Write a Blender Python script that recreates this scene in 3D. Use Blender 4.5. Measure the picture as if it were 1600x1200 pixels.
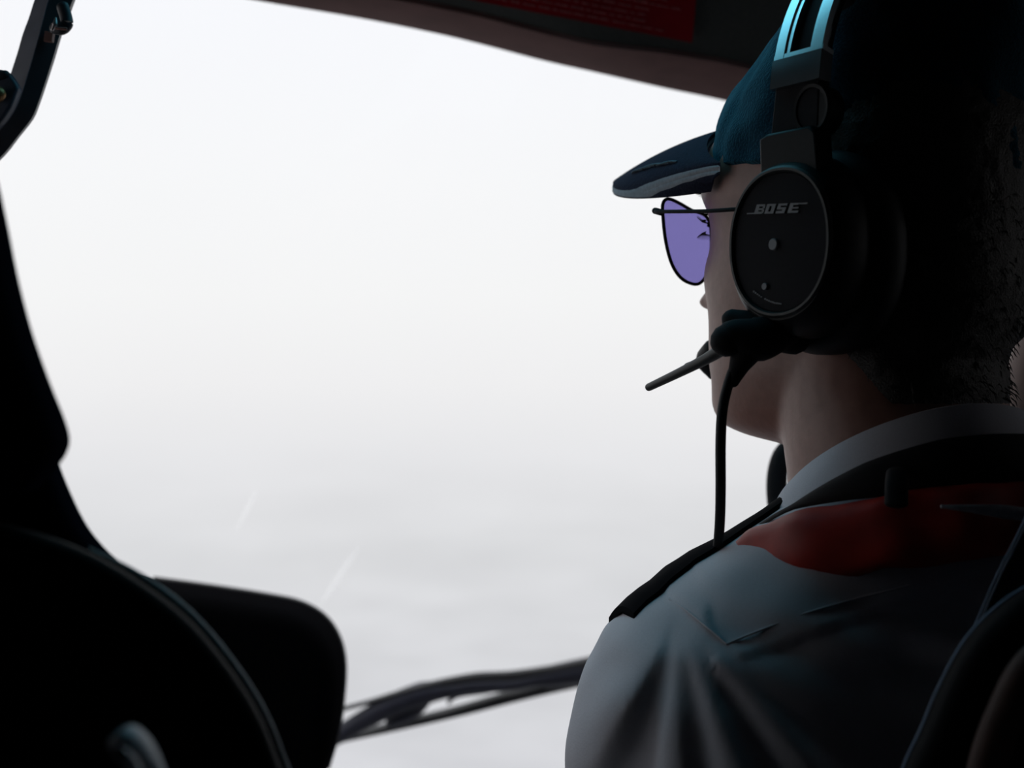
import bpy, bmesh, math, random
import numpy as np
from mathutils import Vector, Matrix, noise as mnoise
from mathutils.bvhtree import BVHTree
C = bpy.context.scene
for o in list(bpy.data.objects): bpy.data.objects.remove(o, do_unlink=True)
random.seed(5)
F = 1900.0                                # focal length in pixels of the 1600 wide frame

# ---------------------------------------------------------------- camera
cam = bpy.data.cameras.new('camera'); camo = bpy.data.objects.new('camera', cam)
C.collection.objects.link(camo); C.camera = camo
camo.location = (0, 0, 0); camo.rotation_euler = (math.pi/2, 0, 0)
cam.sensor_width = 36; cam.lens = F/1600*36; cam.clip_start = .01; cam.clip_end = 500
cam.dof.use_dof = True; cam.dof.focus_distance = .69; cam.dof.aperture_fstop = 6.3
# ---------------------------------------------------------------- sky: overcast haze, brighter overhead
W = bpy.data.worlds.new('sky'); C.world = W; W.use_nodes = True
nt = W.node_tree; nt.nodes.clear()
out = nt.nodes.new('ShaderNodeOutputWorld'); bg = nt.nodes.new('ShaderNodeBackground')
tc = nt.nodes.new('ShaderNodeTexCoord'); sx = nt.nodes.new('ShaderNodeSeparateXYZ')
nt.links.new(tc.outputs['Generated'], sx.inputs[0])
mr = nt.nodes.new('ShaderNodeMapRange'); mr.inputs['From Min'].default_value = -1; mr.inputs['From Max'].default_value = 1
nt.links.new(sx.outputs['Z'], mr.inputs['Value'])
cr = nt.nodes.new('ShaderNodeValToRGB'); nt.links.new(mr.outputs[0], cr.inputs[0])
stops = [(-1, (.42,.44,.47)), (-.31, (.650,.655,.685)), (-.19, (.68,.685,.705)), (-.13, (.705,.71,.725)), (-.06, (.795,.795,.81)),
         (.0, (.87,.865,.87)), (.07, (.915,.915,.915)), (.17, (.935,.94,.95)), (.31, (.94,.95,.985)), (.45, (1.1,1.12,1.15)), (.60, (1.6,1.63,1.66)), (.80, (2.7,2.75,2.8)), (1, (2.9,2.95,3.0))]
e = cr.color_ramp.elements
while len(e) < len(stops): e.new(.5)
for k, (z, c) in enumerate(stops): e[k].position = (z+1)/2; e[k].color = (*c, 1)
mp = nt.nodes.new('ShaderNodeMapping'); mp.inputs['Scale'].default_value = (5, 5, 22)
nt.links.new(tc.outputs['Generated'], mp.inputs[0])
nz = nt.nodes.new('ShaderNodeTexNoise'); nz.inputs['Scale'].default_value = 1.3; nz.inputs['Detail'].default_value = 4
nt.links.new(mp.outputs[0], nz.inputs['Vector'])
lo = nt.nodes.new('ShaderNodeMapRange'); lo.inputs['From Min'].default_value = -.03; lo.inputs['From Max'].default_value = -.2
lo.inputs['To Min'].default_value = .0; lo.inputs['To Max'].default_value = .42
nt.links.new(sx.outputs['Z'], lo.inputs['Value'])
m1 = nt.nodes.new('ShaderNodeMath'); m1.operation = 'SUBTRACT'; nt.links.new(nz.outputs[0], m1.inputs[0]); m1.inputs[1].default_value = .47
m2 = nt.nodes.new('ShaderNodeMath'); m2.operation = 'MULTIPLY_ADD'; nt.links.new(m1.outputs[0], m2.inputs[0]); nt.links.new(lo.outputs[0], m2.inputs[1]); m2.inputs[2].default_value = 1
vm = nt.nodes.new('ShaderNodeVectorMath'); vm.operation = 'SCALE'
nt.links.new(cr.outputs[0], vm.inputs[0]); nt.links.new(m2.outputs[0], vm.inputs['Scale'])
nt.links.new(vm.outputs[0], bg.inputs[0]); nt.links.new(bg.outputs[0], out.inputs[0]); bg.inputs[1].default_value = 1.045
C.view_settings.view_transform = 'Standard'; C.view_settings.look = 'None'
C.view_settings.exposure = 0.0; C.view_settings.gamma = 1.0; C.view_settings.use_curve_mapping = False

# ---------------------------------------------------------------- materials
def mat(name, col, rough=.6, metal=0, nscale=40, nvar=.15, bump=.0, spec=.5, sheen=0, sheen_tint=(1,1,1), coat=0, sss=0):
    m = bpy.data.materials.new(name); m.use_nodes = True; n = m.node_tree.nodes; l = m.node_tree.links
    b = n['Principled BSDF']; b.inputs['Roughness'].default_value = rough; b.inputs['Metallic'].default_value = metal
    b.inputs['Specular IOR Level'].default_value = spec
    t = n.new('ShaderNodeTexCoord'); z = n.new('ShaderNodeTexNoise'); z.inputs['Scale'].default_value = nscale; z.inputs['Detail'].default_value = 5
    l.new(t.outputs['Object'], z.inputs['Vector'])
    r = n.new('ShaderNodeValToRGB'); l.new(z.outputs[0], r.inputs[0])
    r.color_ramp.elements[0].position = .3; r.color_ramp.elements[1].position = .7
    r.color_ramp.elements[0].color = (*[c*(1-nvar) for c in col], 1); r.color_ramp.elements[1].color = (*[min(1, c*(1+nvar)) for c in col], 1)
    l.new(r.outputs[0], b.inputs['Base Color'])
    if bump:
        bp = n.new('ShaderNodeBump'); bp.inputs['Strength'].default_value = bump; bp.inputs['Distance'].default_value = .001
        l.new(z.outputs[0], bp.inputs['Height']); l.new(bp.outputs[0], b.inputs['Normal'])
    if sheen: b.inputs['Sheen Weight'].default_value = sheen; b.inputs['Sheen Tint'].default_value = (*sheen_tint, 1); b.inputs['Sheen Roughness'].default_value = .4
    if coat: b.inputs['Coat Weight'].default_value = coat; b.inputs['Coat Roughness'].default_value = .15
    if sss: b.inputs['Subsurface Weight'].default_value = sss; b.inputs['Subsurface Radius'].default_value = (.006,.002,.001); b.inputs['Subsurface Scale'].default_value = 1
    return m
def tintmat(name, col, gloss=.04, rough=.05):
    m = bpy.data.materials.new(name); m.use_nodes = True; n = m.node_tree.nodes; l = m.node_tree.links; n.clear()
    o = n.new('ShaderNodeOutputMaterial'); t = n.new('ShaderNodeBsdfTransparent'); g = n.new('ShaderNodeBsdfGlossy'); x = n.new('ShaderNodeMixShader')
    tcn = n.new('ShaderNodeTexCoord'); z = n.new('ShaderNodeTexNoise'); z.inputs['Scale'].default_value = 3
    l.new(tcn.outputs['Object'], z.inputs['Vector'])
    r = n.new('ShaderNodeValToRGB'); l.new(z.outputs[0], r.inputs[0])
    r.color_ramp.elements[0].color = (*[c*.985 for c in col], 1); r.color_ramp.elements[1].color = (*col, 1)
    l.new(r.outputs[0], t.inputs[0]); g.inputs['Roughness'].default_value = rough; x.inputs[0].default_value = gloss
    l.new(t.outputs[0], x.inputs[1]); l.new(g.outputs[0], x.inputs[2]); l.new(x.outputs[0], o.inputs[0])
    return m
M = dict(
 blackplastic=mat('black plastic', (.011,.012,.013), .5, nscale=300, bump=.05, spec=.18),
 matteblack=mat('matte black', (.010,.010,.012), .8, nscale=200, spec=.2),
 plate=mat('satin plate', (.009,.009,.012), .6, nscale=500, spec=.1),
 rim=mat('rubber rim', (.026,.028,.028), .5, nscale=200),
 band=mat('dark headband shell', (.10,.11,.12), .22, metal=.6, nscale=90, spec=.8, coat=1),
 railmetal=mat('polished rail', (.85,.88,.90), .26, metal=1, nscale=60, nvar=.05),
 cushion=mat('black leatherette', (.008,.008,.010), .6, nscale=220, bump=.2, spec=.3),
 print=mat('grey print', (.25,.25,.26), .6),
 cap=mat('navy brushed cotton', (.006,.022,.042), .95, nscale=700, nvar=.45, bump=.9, spec=.1, sheen=.6, sheen_tint=(.10,.55,.70)),
 visor=mat('navy visor cloth', (.010,.012,.028), .9, nscale=600, nvar=.3, bump=.5, spec=.15),
 trim=mat('grey sandwich edge', (.25,.24,.26), .85, nscale=400),
 thread=mat('pale thread', (.08,.12,.15), .8, nscale=900, nvar=.4, bump=.8),
 skin=mat('skin', (.265,.13,.10), .5, nscale=160, nvar=.09, bump=.25, sss=.08),
 eye=mat('eye white', (.7,.66,.63), .2),
 hair=mat('dark cropped hair', (.020,.016,.013), .6, nscale=900, nvar=.6, bump=1),
 shirt=mat('white shirt cotton', (.50,.50,.55), .85, nscale=900, nvar=.04, bump=.15, spec=.2),
 epaulette=mat('black epaulette', (.004,.0045,.006), .95, nscale=500, spec=.03),
 red=mat('red nylon', (.30,.016,.010), .55, nscale=60, nvar=.25, bump=.3, spec=.3),
 vestblack=mat('black nylon', (.006,.006,.008), .7, nscale=300, spec=.2),
 reflective=mat('grey reflective tape', (.33,.33,.36), .5, nscale=300),
 strap=mat('blue grey webbing', (.030,.045,.075), .7, nscale=600, nvar=.3, bump=.5),
 strapedge=mat('webbing edge', (.12,.17,.26), .7),
 seat=mat('black seat leather', (.007,.007,.008), .75, nscale=120, bump=.2, spec=.06),
 navyseat=mat('dark navy headrest fabric', (.005,.006,.011), .95, nscale=500, spec=.0),
 lit_edge=mat('grey seat piping', (.25,.25,.26), .6, nscale=300),  # pale tone makes the seat edge look lit
 roof=mat('dark grey headliner', (.030,.033,.031), .9, spec=.1, nscale=300, bump=.2),
 lip=mat('brown roof trim', (.105,.058,.054), .9, spec=.1, nscale=30, nvar=.1),
 wall=mat('dark cabin lining', (.09,.09,.10), .85, nscale=100),
 doorbrown=mat('brown door pillar', (.07,.035,.028), .7, nscale=60),
 placard=mat('red placard', (.11,.001,.004), .9, spec=.05, nscale=15, nvar=.2),
 pink=mat('faded print', (.15,.04,.04), .9, spec=.05, nscale=400, nvar=.5),
 panel=mat('glareshield black', (.003,.003,.0035), .95, nscale=300, spec=.0),
 wiper=mat('wiper paint', (.012,.013,.026), .6, nscale=80),
 rubber=mat('wiper rubber', (.008,.008,.010), .6),
 arm=mat('painted metal black', (.020,.022,.030), .5, nscale=80, bump=.05),
 armblue=mat('blue grey metal', (.055,.065,.095), .55, nscale=50, nvar=.25),
 steel=mat('steel', (.45,.42,.42), .35, metal=.8, nscale=60),
 bronze=mat('bronze bolt', (.30,.17,.07), .4, metal=.7),
 pinkbrown=mat('brown tag and highlight', (.25,.11,.09), .7),
 glint_shape=mat('grey buckle', (.40,.44,.50), .4, nscale=60),
 lens=tintmat('violet lens', (.445,.415,.67), .03),
 glass=tintmat('clear glass', (.993,.994,.996), .01),
 teal=tintmat('teal tinted glass', (.36,.70,.80), .03),
 scratch=tintmat('scratched glass', (1, 1, 1), .03, .6),
)
def scratch_material():
    m = M['scratch']; n = m.node_tree.nodes; l = m.node_tree.links
    d = n.new('ShaderNodeBsdfTranslucent'); d.inputs[0].default_value = (1, 1, 1, 1)
    mix = [k for k in n if k.type == 'MIX_SHADER'][0]; mix.inputs[0].default_value = .09
    l.new(d.outputs[0], mix.inputs[2])
scratch_material()

# ---------------------------------------------------------------- helpers
ORG = {}
def thing(name, label, cat, loc=(0,0,0), group=None):
    o = bpy.data.objects.new(name, None); C.collection.objects.link(o); o.location = loc; ORG[o] = np.array(loc, float)
    o.empty_display_size = .05; o['label'] = label; o['category'] = cat
    if group: o['group'] = group
    return o
def mk(name, V, Fc, m, parent=None, smooth=True, label=None):
    V = np.asarray(V, float); org = np.zeros(3)
    if parent is not None: org = ORG[parent]
    me = bpy.data.meshes.new(name); me.from_pydata((V-org).tolist(), [], [list(map(int, f)) for f in Fc]); me.validate(); me.update()
    bm = bmesh.new(); bm.from_mesh(me); bmesh.ops.recalc_face_normals(bm, faces=bm.faces); bm.to_mesh(me); bm.free()
    if smooth:
        me.polygons.foreach_set('use_smooth', [True]*len(me.polygons))
        try: me.set_sharp_from_angle(angle=math.radians(40))
        except Exception: pass
    o = bpy.data.objects.new(name, me); C.collection.objects.link(o); me.materials.append(M[m] if isinstance(m, str) else m)
    if parent is not None: o.parent = parent; ORG[o] = org
    else: ORG[o] = np.zeros(3)
    if label: o['label'] = label
    return o
def struct(o): o['kind'] = 'structure'; return o
def at(px, py, d): return np.array([(px-800)/F*d, d, -(py-600)/F*d])
class MB:
    def __init__(s): s.V = []; s.F = []
    def add(s, V, Fc):
        b = len(s.V); s.V += [tuple(v) for v in V]; s.F += [tuple(i+b for i in f) for f in Fc]; return s
    def build(s, name, m, parent=None, **k): return mk(name, s.V, s.F, m, parent, **k)
def loft(rings, cap=True, closed=True):
    rings = [np.asarray(r, float) for r in rings]; n = len(rings[0]); V = np.vstack(rings); Fc = []
    for i in range(len(rings)-1):
        for j in range(n if closed else n-1):
            k = (j+1) % n; Fc.append((i*n+j, i*n+k, (i+1)*n+k, (i+1)*n+j))
    if cap:
        for ri in (0, len(rings)-1):
            c = rings[ri].mean(0); V = np.vstack([V, c]); ci = len(V)-1
            for j in range(n): Fc.append((ri*n+j, ri*n+(j+1) % n, ci))
    return V, Fc
def catmull(P, per=8):
    P = np.asarray(P, float); Q = np.vstack([2*P[0]-P[1], P, 2*P[-1]-P[-2]]); R = []
    for i in range(1, len(Q)-2):
        for t in np.linspace(0, 1, per, endpoint=False):
            a, b, c, d = Q[i-1], Q[i], Q[i+1], Q[i+2]
            R.append(.5*((2*b)+(-a+c)*t+(2*a-5*b+4*c-d)*t*t+(-a+3*b-3*c+d)*t**3))
    R.append(Q[-2]); return np.array(R)
def sweep(P, ra, rb=None, up=(0,0,1), n=14, power=2.0):
    """elliptical tube: ra across (perpendicular to up), rb along up"""
    P = np.asarray(P, float); k = len(P)
    ra = np.broadcast_to(ra, k); rb = ra if rb is None else np.broadcast_to(rb, k)
    T = np.gradient(P, axis=0); T /= np.linalg.norm(T, axis=1)[:, None]+1e-12
    th = np.linspace(0, 2*np.pi, n, endpoint=False); rings = []
    up = np.asarray(up, float)
    for i in range(k):
        u0 = up if up.ndim == 1 else up[i]
        s = np.cross(T[i], u0); s /= np.linalg.norm(s)+1e-12; u = np.cross(s, T[i])
        cc, ss = np.cos(th), np.sin(th); e = 2/power
        rings.append(P[i]+np.outer(np.sign(cc)*abs(cc)**e, s)*ra[i]+np.outer(np.sign(ss)*abs(ss)**e, u)*rb[i])
    return loft(rings)
ZT = 0
def capsule_tube(P, r, up=(0,0,1), per=6, n=14, rb=None, power=2.0):
    P = catmull(P, per); k = len(P)
    r = np.interp(np.linspace(0, 1, k), np.linspace(0, 1, len(np.atleast_1d(r))), np.atleast_1d(r)) if np.ndim(r) else np.full(k, r)
    rb_ = r if rb is None else (np.interp(np.linspace(0, 1, k), np.linspace(0, 1, len(rb)), rb) if np.ndim(rb) else np.full(k, rb))
    # rounded ends
    t0 = P[0]-P[1]; t0 /= np.linalg.norm(t0); t1 = P[-1]-P[-2]; t1 /= np.linalg.norm(t1)
    a = np.array([1, .8, .45]); hs = np.array([.15, .85, 1.0])
    m0 = min(r[0], rb_[0]); m1_ = min(r[-1], rb_[-1])
    P = np.vstack([[P[0]+t0*m0, P[0]+t0*m0*.8, P[0]+t0*m0*.4], P, [P[-1]+t1*m1_*.4, P[-1]+t1*m1_*.8, P[-1]+t1*m1_]])
    r = np.concatenate([r[0]*np.array([.2, .6, .92]), r, r[-1]*np.array([.92, .6, .2])])
    rb_ = np.concatenate([rb_[0]*np.array([.2, .6, .92]), rb_, rb_[-1]*np.array([.92, .6, .2])])
    return sweep(P, r, rb_, up, n, power)
def offset_poly(P, d):
    P = np.asarray(P, float); n = len(P); R = []
    area = .5*sum(P[i-1][0]*P[i][1]-P[i][0]*P[i-1][1] for i in range(n)); s = 1 if area > 0 else -1
    for i in range(n):
        a = P[i]-P[i-1]; b = P[(i+1) % n]-P[i]
        na = np.array([-a[1], a[0]])/(np.linalg.norm(a)+1e-9)*s; nb = np.array([-b[1], b[0]])/(np.linalg.norm(b)+1e-9)*s
        m = na+nb; m /= np.linalg.norm(m)+1e-9; R.append(P[i]+m*d)
    return np.array(R)
def slab(outline, d, thick, edge, cant=0, steps=5):
    """solid of real thickness with rounded edges between d-thick and d; cant narrows it towards the near face"""
    de = d-edge
    P2 = np.array([[at(p[0], p[1], de)[0], at(p[0], p[1], de)[2]] for p in outline])
    prof = []
    for t in np.linspace(0, 1, steps): a = t*math.pi/2; prof.append((edge*(1-math.sin(a)), d-edge*(1-math.cos(a)) if False else d-edge+edge*math.cos(a)))
    for t in np.linspace(0, 1, steps): a = t*math.pi/2; prof.append((edge*(1-math.cos(a)), d-thick+edge-edge*math.sin(a)))
    prof = [(edge*1.6, prof[0][1]), (edge*1.15, prof[0][1])]+prof+[(edge*1.15, prof[-1][1]), (edge*1.6, prof[-1][1])]
    rings = []
    for off, y in prof:
        Q = offset_poly(P2, off)*(1-cant*max(0, de-y)/de); rings.append(np.array([[q[0], y, q[1]] for q in Q]))
    return loft(rings)
def evaluated(o):
    dg = bpy.context.evaluated_depsgraph_get(); dg.update()
    me = bpy.data.meshes.new_from_object(o.evaluated_get(dg)); V = np.array([v.co[:] for v in me.vertices]); Fc = [tuple(p.vertices) for p in me.polygons]
    return V, Fc
def fuse(parts, voxel, smooth=3):
    mb = MB()
    for V, Fc in parts: mb.add(V, Fc)
    o = mb.build('scratch_mesh', 'skin'); r = o.modifiers.new('r', 'REMESH'); r.mode = 'VOXEL'; r.voxel_size = voxel
    s = o.modifiers.new('s', 'SMOOTH'); s.iterations = smooth; s.factor = .6
    V, Fc = evaluated(o); me = o.data; bpy.data.objects.remove(o, do_unlink=True); bpy.data.meshes.remove(me)
    return V, Fc
def vnormals(V, Fc):
    N = np.zeros_like(V); A = np.array([f[:4] if len(f) >= 4 else (*f, f[-1]) for f in Fc])
    n = np.cross(V[A[:, 2]]-V[A[:, 0]], V[A[:, 3]]-V[A[:, 1]])
    for k in range(4): np.add.at(N, A[:, k], n)
    return N/(np.linalg.norm(N, axis=1)[:, None]+1e-12)
def sstep(x, a, b): t = np.clip((x-a)/(b-a), 0, 1); return t*t*(3-2*t)
def G(x, s): return np.exp(-(x/s)**2)

# ---------------------------------------------------------------- the cabin shell
edge_px = [(-500,-200),(-100,-100),(200,-38),(390,-1),(560,28),(680,52),(755,70),(850,95),(930,113),(1040,138),(1135,158),(1260,190),(1450,235),(1700,300),(2000,380)]
edge_d  = [1.16]*4+[1.17,1.18,1.19,1.2,1.2,1.21,1.22,1.23,1.25,1.28,1.3]
inn_px  = [(-500,-290),(-100,-170),(200,-100),(390,-55),(560,-12),(680,12),(755,28),(850,53),(930,71),(1040,84),(1135,100),(1260,128),(1450,150),(1700,200),(2000,260)]
Ew = np.array([at(p[0], p[1], d) for p, d in zip(edge_px, edge_d)]); Iw = np.array([at(p[0], p[1], d-.09) for p, d in zip(inn_px, edge_d)])
def lipmesh():
    E2 = catmull(Ew, 5); I2 = catmull(Iw, 5)
    rows = [E2+[0, .012, .02], E2+[0, .006, .003], E2, E2*.9+I2*.1+[0, 0, -.001], E2*.5+I2*.5+[0, 0, -.002], E2*.1+I2*.9+[0,0,-.001], I2, I2+[0, -.002, .012], I2+[0, .0, .03], E2+[0, .012, .05]]
    return loft([np.array([r[i] for r in rows]) for i in range(len(E2))])
V, Fc = lipmesh(); struct(mk('trim_1', V, Fc, 'lip'))
# headliner: from the trim back over the camera, with an opening for an added tinted roof window
I2 = catmull(Iw, 5)+[0, -.002, .004]
SKX, SKY = (-.24, .22), (.70, .93)
def roof_panel():
    xs = np.unique(np.concatenate([np.linspace(-.95, .75, 35), SKX])); ys = np.unique(np.concatenate([np.linspace(-.75, 1.0, 20), SKY]))
    def zc(x, y): return .375+.03*(x < -.5)*(-x-.5)
    mb = MB()
    for t0, t1 in ((0, .012),):
        for i in range(len(xs)-1):
            for j in range(len(ys)-1):
                cx, cy = (xs[i]+xs[i+1])/2, (ys[j]+ys[j+1])/2
                if SKX[0] < cx < SKX[1] and SKY[0] < cy < SKY[1]: continue
                q = [(xs[i], ys[j]), (xs[i+1], ys[j]), (xs[i+1], ys[j+1]), (xs[i], ys[j+1])]
                b = [(x, y, zc(x, y)) for x, y in q]; t = [(x, y, zc(x, y)+.02) for x, y in q]
                mb.add(b+t, [(0,1,2,3), (4,5,6,7), (0,1,5,4), (1,2,6,5), (2,3,7,6), (3,0,4,7)])
    # sloping front part down to the trim
    fr = np.array([[np.interp(k, [0, 1], [-.95, .75]), 1.0, .375] for k in np.linspace(0, 1, len(I2))])
    rows = []
    for i in range(len(I2)):
        a = fr[i]; b = I2[i]; a = np.array([a[0], 1.0, .375])
        rows.append(np.array([a, a*.6+b*.4, b, b+[0, 0, .03], a*.6+b*.4+[0, 0, .03], a+[0, 0, .03]]))
    V, Fc = loft(rows); mb.add(V, Fc); return mb
struct(roof_panel().build('ceiling', 'roof'))
def box(x0, x1, y0, y1, z0, z1):
    v = [(x, y, z) for x in (x0, x1) for y in (y0, y1) for z in (z0, z1)]
    return v, [(0,1,3,2), (4,5,7,6), (0,1,5,4), (2,3,7,6), (0,2,6,4), (1,3,7,5)]
struct(MB().add(*box(SKX[0]-.01, SKX[1]+.01, SKY[0]-.01, SKY[1]+.01, .396, .401)).build('window_2', 'teal', smooth=False))  # tinted pane out of view, placed and sized for the headband highlights
struct(MB().add(*box(-1.0, .8, -.8, 1.75, -.80, -.77)).build('floor', 'wall', smooth=False))
struct(MB().add(*box(-1.0, .8, -.8, -.77, -.77, .42)).build('wall_back', 'wall', smooth=False))
mb = MB()
for b in ((-.66,-.63,-.77,.56,-.77,.50), (-.66,-.63,.56,1.20,-.77,-.30), (-.66,-.63,.56,1.20,.36,.50), (-.66,-.63,1.20,1.26,-.77,.50)): mb.add(*box(*b))
struct(mb.build('wall_left', 'wall', smooth=False))
struct(MB().add(*box(-.647, -.643, .56, 1.20, -.30, .36)).build('window_4', 'glass', smooth=False))
mb = MB()
for b in ((.70,.73,-.77,.60,-.77,.42), (.70,.73,.60,.78,-.77,.02), (.70,.73,.78,1.55,-.77,.42), (.70,.73,.60,.78,.20,.42)): mb.add(*box(*b))
struct(mb.build('wall_right', 'wall', smooth=False))
struct(MB().add(*box(.713, .717, .60, .78, .02, .20)).build('window_3', 'glass', smooth=False))
# nose structure under the windscreen
nose = [np.array([-.97,.55,-.55]), np.array([-.9,1.1,-.54]), np.array([-.5,1.55,-.53]), np.array([0,1.66,-.55]), np.array([.4,1.62,-.54]), np.array([.72,1.5,-.52])]
nose = catmull(nose, 5)
struct(mk('wall_front', *loft([np.array([p, p+[0,.03,0], p+[0,.03,-.30], p+[0,0,-.30]]) for p in nose]), 'wall'))
# curved windscreen between roof trim and nose
E2 = catmull(Ew, 5); ts = np.linspace(0, 1, len(E2)); nn = np.array([[np.interp(t, np.linspace(0, 1, len(nose)), nose[:, k]) for k in range(3)] for t in ts])
rowsA, rowsB = [], []
for i in range(len(E2)):
    a, b = E2[i]+[0, .006, .004], nn[i]; mid = (a+b)/2+[0, .10, 0]; a = a.copy(); a[0] = np.clip(a[0], -.95, .72); mid[0] = np.clip(mid[0], -.96, .72)
    c = catmull([a, mid, b], 8); rowsA.append(c); rowsB.append(c+[0, .004, 0])
WIN = struct(mk('window_1', *loft([np.vstack([A, B[::-1]]) for A, B in zip(rowsA, rowsB)]), 'glass'))
# windscreen side: distance of the glass along a view ray
glassbvh = BVHTree.FromPolygons([tuple(v) for v in np.vstack(rowsA)], [(i*17+j, i*17+j+1, (i+1)*17+j+1, (i+1)*17+j) for i in range(len(rowsA)-1) for j in range(16)])
def on_glass(px, py):
    r = glassbvh.ray_cast(Vector((0,0,0)), Vector(at(px, py, 1)).normalized()); return np.array(r[0]) if r[0] else at(px, py, 1.45)
def streak(pts, w):
    P = [on_glass(*p)-[0, .004, 0] for p in pts]; P = catmull(P, 5); k = len(P); ww = w*np.sin(np.linspace(.15, math.pi-.15, k))
    return sweep(P, ww, .0006, up=(0, 1, 0), n=8)
for pts, w in (([(500,945),(530,900),(562,852)], .0045), ([(368,830),(385,800),(402,765)], .0028)):
    mk('scratch', *streak(pts, w), 'scratch', WIN, label='pale diagonal scratch')

# placard on the headliner: rectangle lying on the sloping roof
struct_roof = BVHTree.FromPolygons([tuple(v) for v in np.vstack([np.array([[np.interp(k/(len(I2)-1), [0,1], [-.95,.75]), 1.0, .375] for k in range(len(I2))]), I2])], [(i, i+1, len(I2)+i+1, len(I2)+i) for i in range(len(I2)-1)])
def on_roof(px, py):
    r = struct_roof.ray_cast(Vector((0,0,0)), Vector(at(px, py, 1)).normalized()); return np.array(r[0])
cA, cB = on_roof(735, -8), on_roof(1081, 59); uD = cB-cA; uL = np.linalg.norm(uD); uD /= uL
vtest = on_roof(1086, 4)-cB; vD = vtest; vD /= np.linalg.norm(vD); nD = np.cross(uD, vD); nD /= np.linalg.norm(nD)
if nD[2] > 0: nD = -nD
pl = thing('placard', 'red warning placard with pale small print on the grey roof lining', 'sign', tuple(cB))
def pq(u, v, h): return cB-uD*u+vD*v+nD*h
H_ = .11
def plq(u0, u1, v0, v1, h0, h1):
    v = [pq(u, v, h) for u in (u0, u1) for v in (v0, v1) for h in (h0, h1)]
    return v, [(0,1,3,2), (4,5,7,6), (0,1,5,4), (2,3,7,6), (0,2,6,4), (1,3,7,5)]
nn_ = 12
# panel follows the slight curve of the roof by sitting a little proud of it
mk('panel', *plq(0, uL+.06, 0, H_, .0035, .006), 'placard', pl, smooth=False)
mb = MB(); rnd = random.Random(3)
for r in range(14):
    v = .0065+r*.0072; u = {0: .027, 1: .045, 2: .045, 3: .042}.get(r, .008+.02*rnd.random())
    while u < uL+.045:
        w = rnd.uniform(.004, .013); mb.add(*plq(u, min(u+w, uL+.055), v, v+rnd.uniform(.0018, .0026), .0059, .0063)); u += w+rnd.uniform(.0015, .003)
mb.build('small_print', 'pink', pl, smooth=False)

# ---------------------------------------------------------------- wiper outside
WD = 1.78
def wp(l): return np.array([at(a, b, WD) for a, b in l])
wi = thing('windscreen_wiper', 'dark wiper arm and blade lying across the outside of the windscreen', 'wiper', tuple(at(945, 1050, WD)))
k = WD/F
def wtube(pts, ws, dy=0, depth=.012):
    return capsule_tube(wp(pts)+[0, dy, 0], np.array(ws)*k*.5, up=(0, 1, 0), rb=depth, per=8)
mk('blade', *wtube([(430,1188),(525,1164),(620,1142),(720,1118),(830,1088),(950,1060),(1060,1040)], [11,13,16,18,22,26,28], .03), 'rubber', wi)
mk('arm', *wtube([(1150,1015),(1050,1028),(945,1043),(870,1055),(835,1061),(800,1068),(735,1071),(690,1082)], [44,46,44,36,26,24,28,22]), 'wiper', wi)
mk('bracket', *wtube([(705,1076),(660,1084),(610,1103),(570,1124),(530,1148),(500,1166)], [26,38,36,32,28,22]), 'wiper', wi)
mk('link', *wtube([(950,1030),(870,1046),(800,1055),(745,1058),(690,1066),(640,1077),(585,1093),(530,1108),(480,1122)], [22,20,18,18,14,10,8,7,7], -.005, .006), 'rubber', wi)
mk('clip', *wtube([(660,1100),(640,1118),(610,1132)], [22,26,18], .01), 'wiper', wi)
mk('pivot', *wtube([(700,1100),(715,1088),(760,1080),(790,1074)], [5,9,12,10], .01), 'wiper', wi)
mk('end_joint', *wtube([(850,1072),(900,1062),(950,1050)], [10,26,34], .012), 'wiper', wi)

# ---------------------------------------------------------------- instrument hood
ins = thing('instrument_panel', 'black instrument hood with rounded corner below the windscreen', 'instrument panel', tuple(at(400, 1100, 1.3)))
pts = catmull(np.array([(150,890),(240,905),(330,917),(420,931),(470,942),(505,962),(527,992),(538,1030),(537,1080),(529,1140),(512,1200),(500,1300)], float), 4)
pts = np.vstack([pts, [(150,1700),(-300,1700),(-300,870)]])
mk('hood', *slab(pts, 1.38, .14, .02, .5), 'panel', ins)
P = catmull([at(a, b, 1.385) for a, b in [(240,905),(330,917),(420,931),(470,942),(505,962),(527,992),(537,1030),(536,1080),(528,1140),(511,1200)]], 5)
mk('edge_trim', *sweep(P, .0035, n=8, up=(0,1,0)), 'rubber', ins)

# ---------------------------------------------------------------- left front seat
ls = thing('front_seat', 'black seat in the left foreground with tall headrest and lit edge in grey', 'seat', tuple(at(100, 1100, .47)))
hr = catmull(np.array([(-330,250),(-150,150),(-60,190),(-14,262),(6,340),(24,430),(46,515),(74,595),(98,655),(106,688),(100,712),(88,730)], float), 4)
hr = np.vstack([hr, [(60,765),(-60,790),(-330,790)]])
mk('headrest', *slab(hr, .45, .07, .012, .8), 'navyseat', ls, label='tall dark navy headrest')
bk = catmull(np.array([(80,690),(96,742),(128,812),(160,855),(205,898),(240,950),(260,1010)], float), 5)
bk = np.vstack([bk, [(260,1500),(-330,1500),(-330,690)]])
mk('shoulder_pad', *slab(bk, .50, .06, .010, .8), 'navyseat', ls)
sb = catmull(np.array([(-330,780),(-80,800),(60,832),(140,862),(215,905),(290,962),(350,1030),(400,1105),(432,1180),(448,1250),(455,1500)], float), 5)
sb = np.vstack([sb, [(400,2100),(-330,2100)]])
mk('backrest', *slab(sb, .455, .05, .008, .95), 'seat', ls)
P = catmull([at(a, b, .447) for a, b in [(60,828),(110,846),(145,864),(215,903),(290,961),(350,1029),(400,1104),(433,1180),(449,1250),(455,1500)]], 6)
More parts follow.
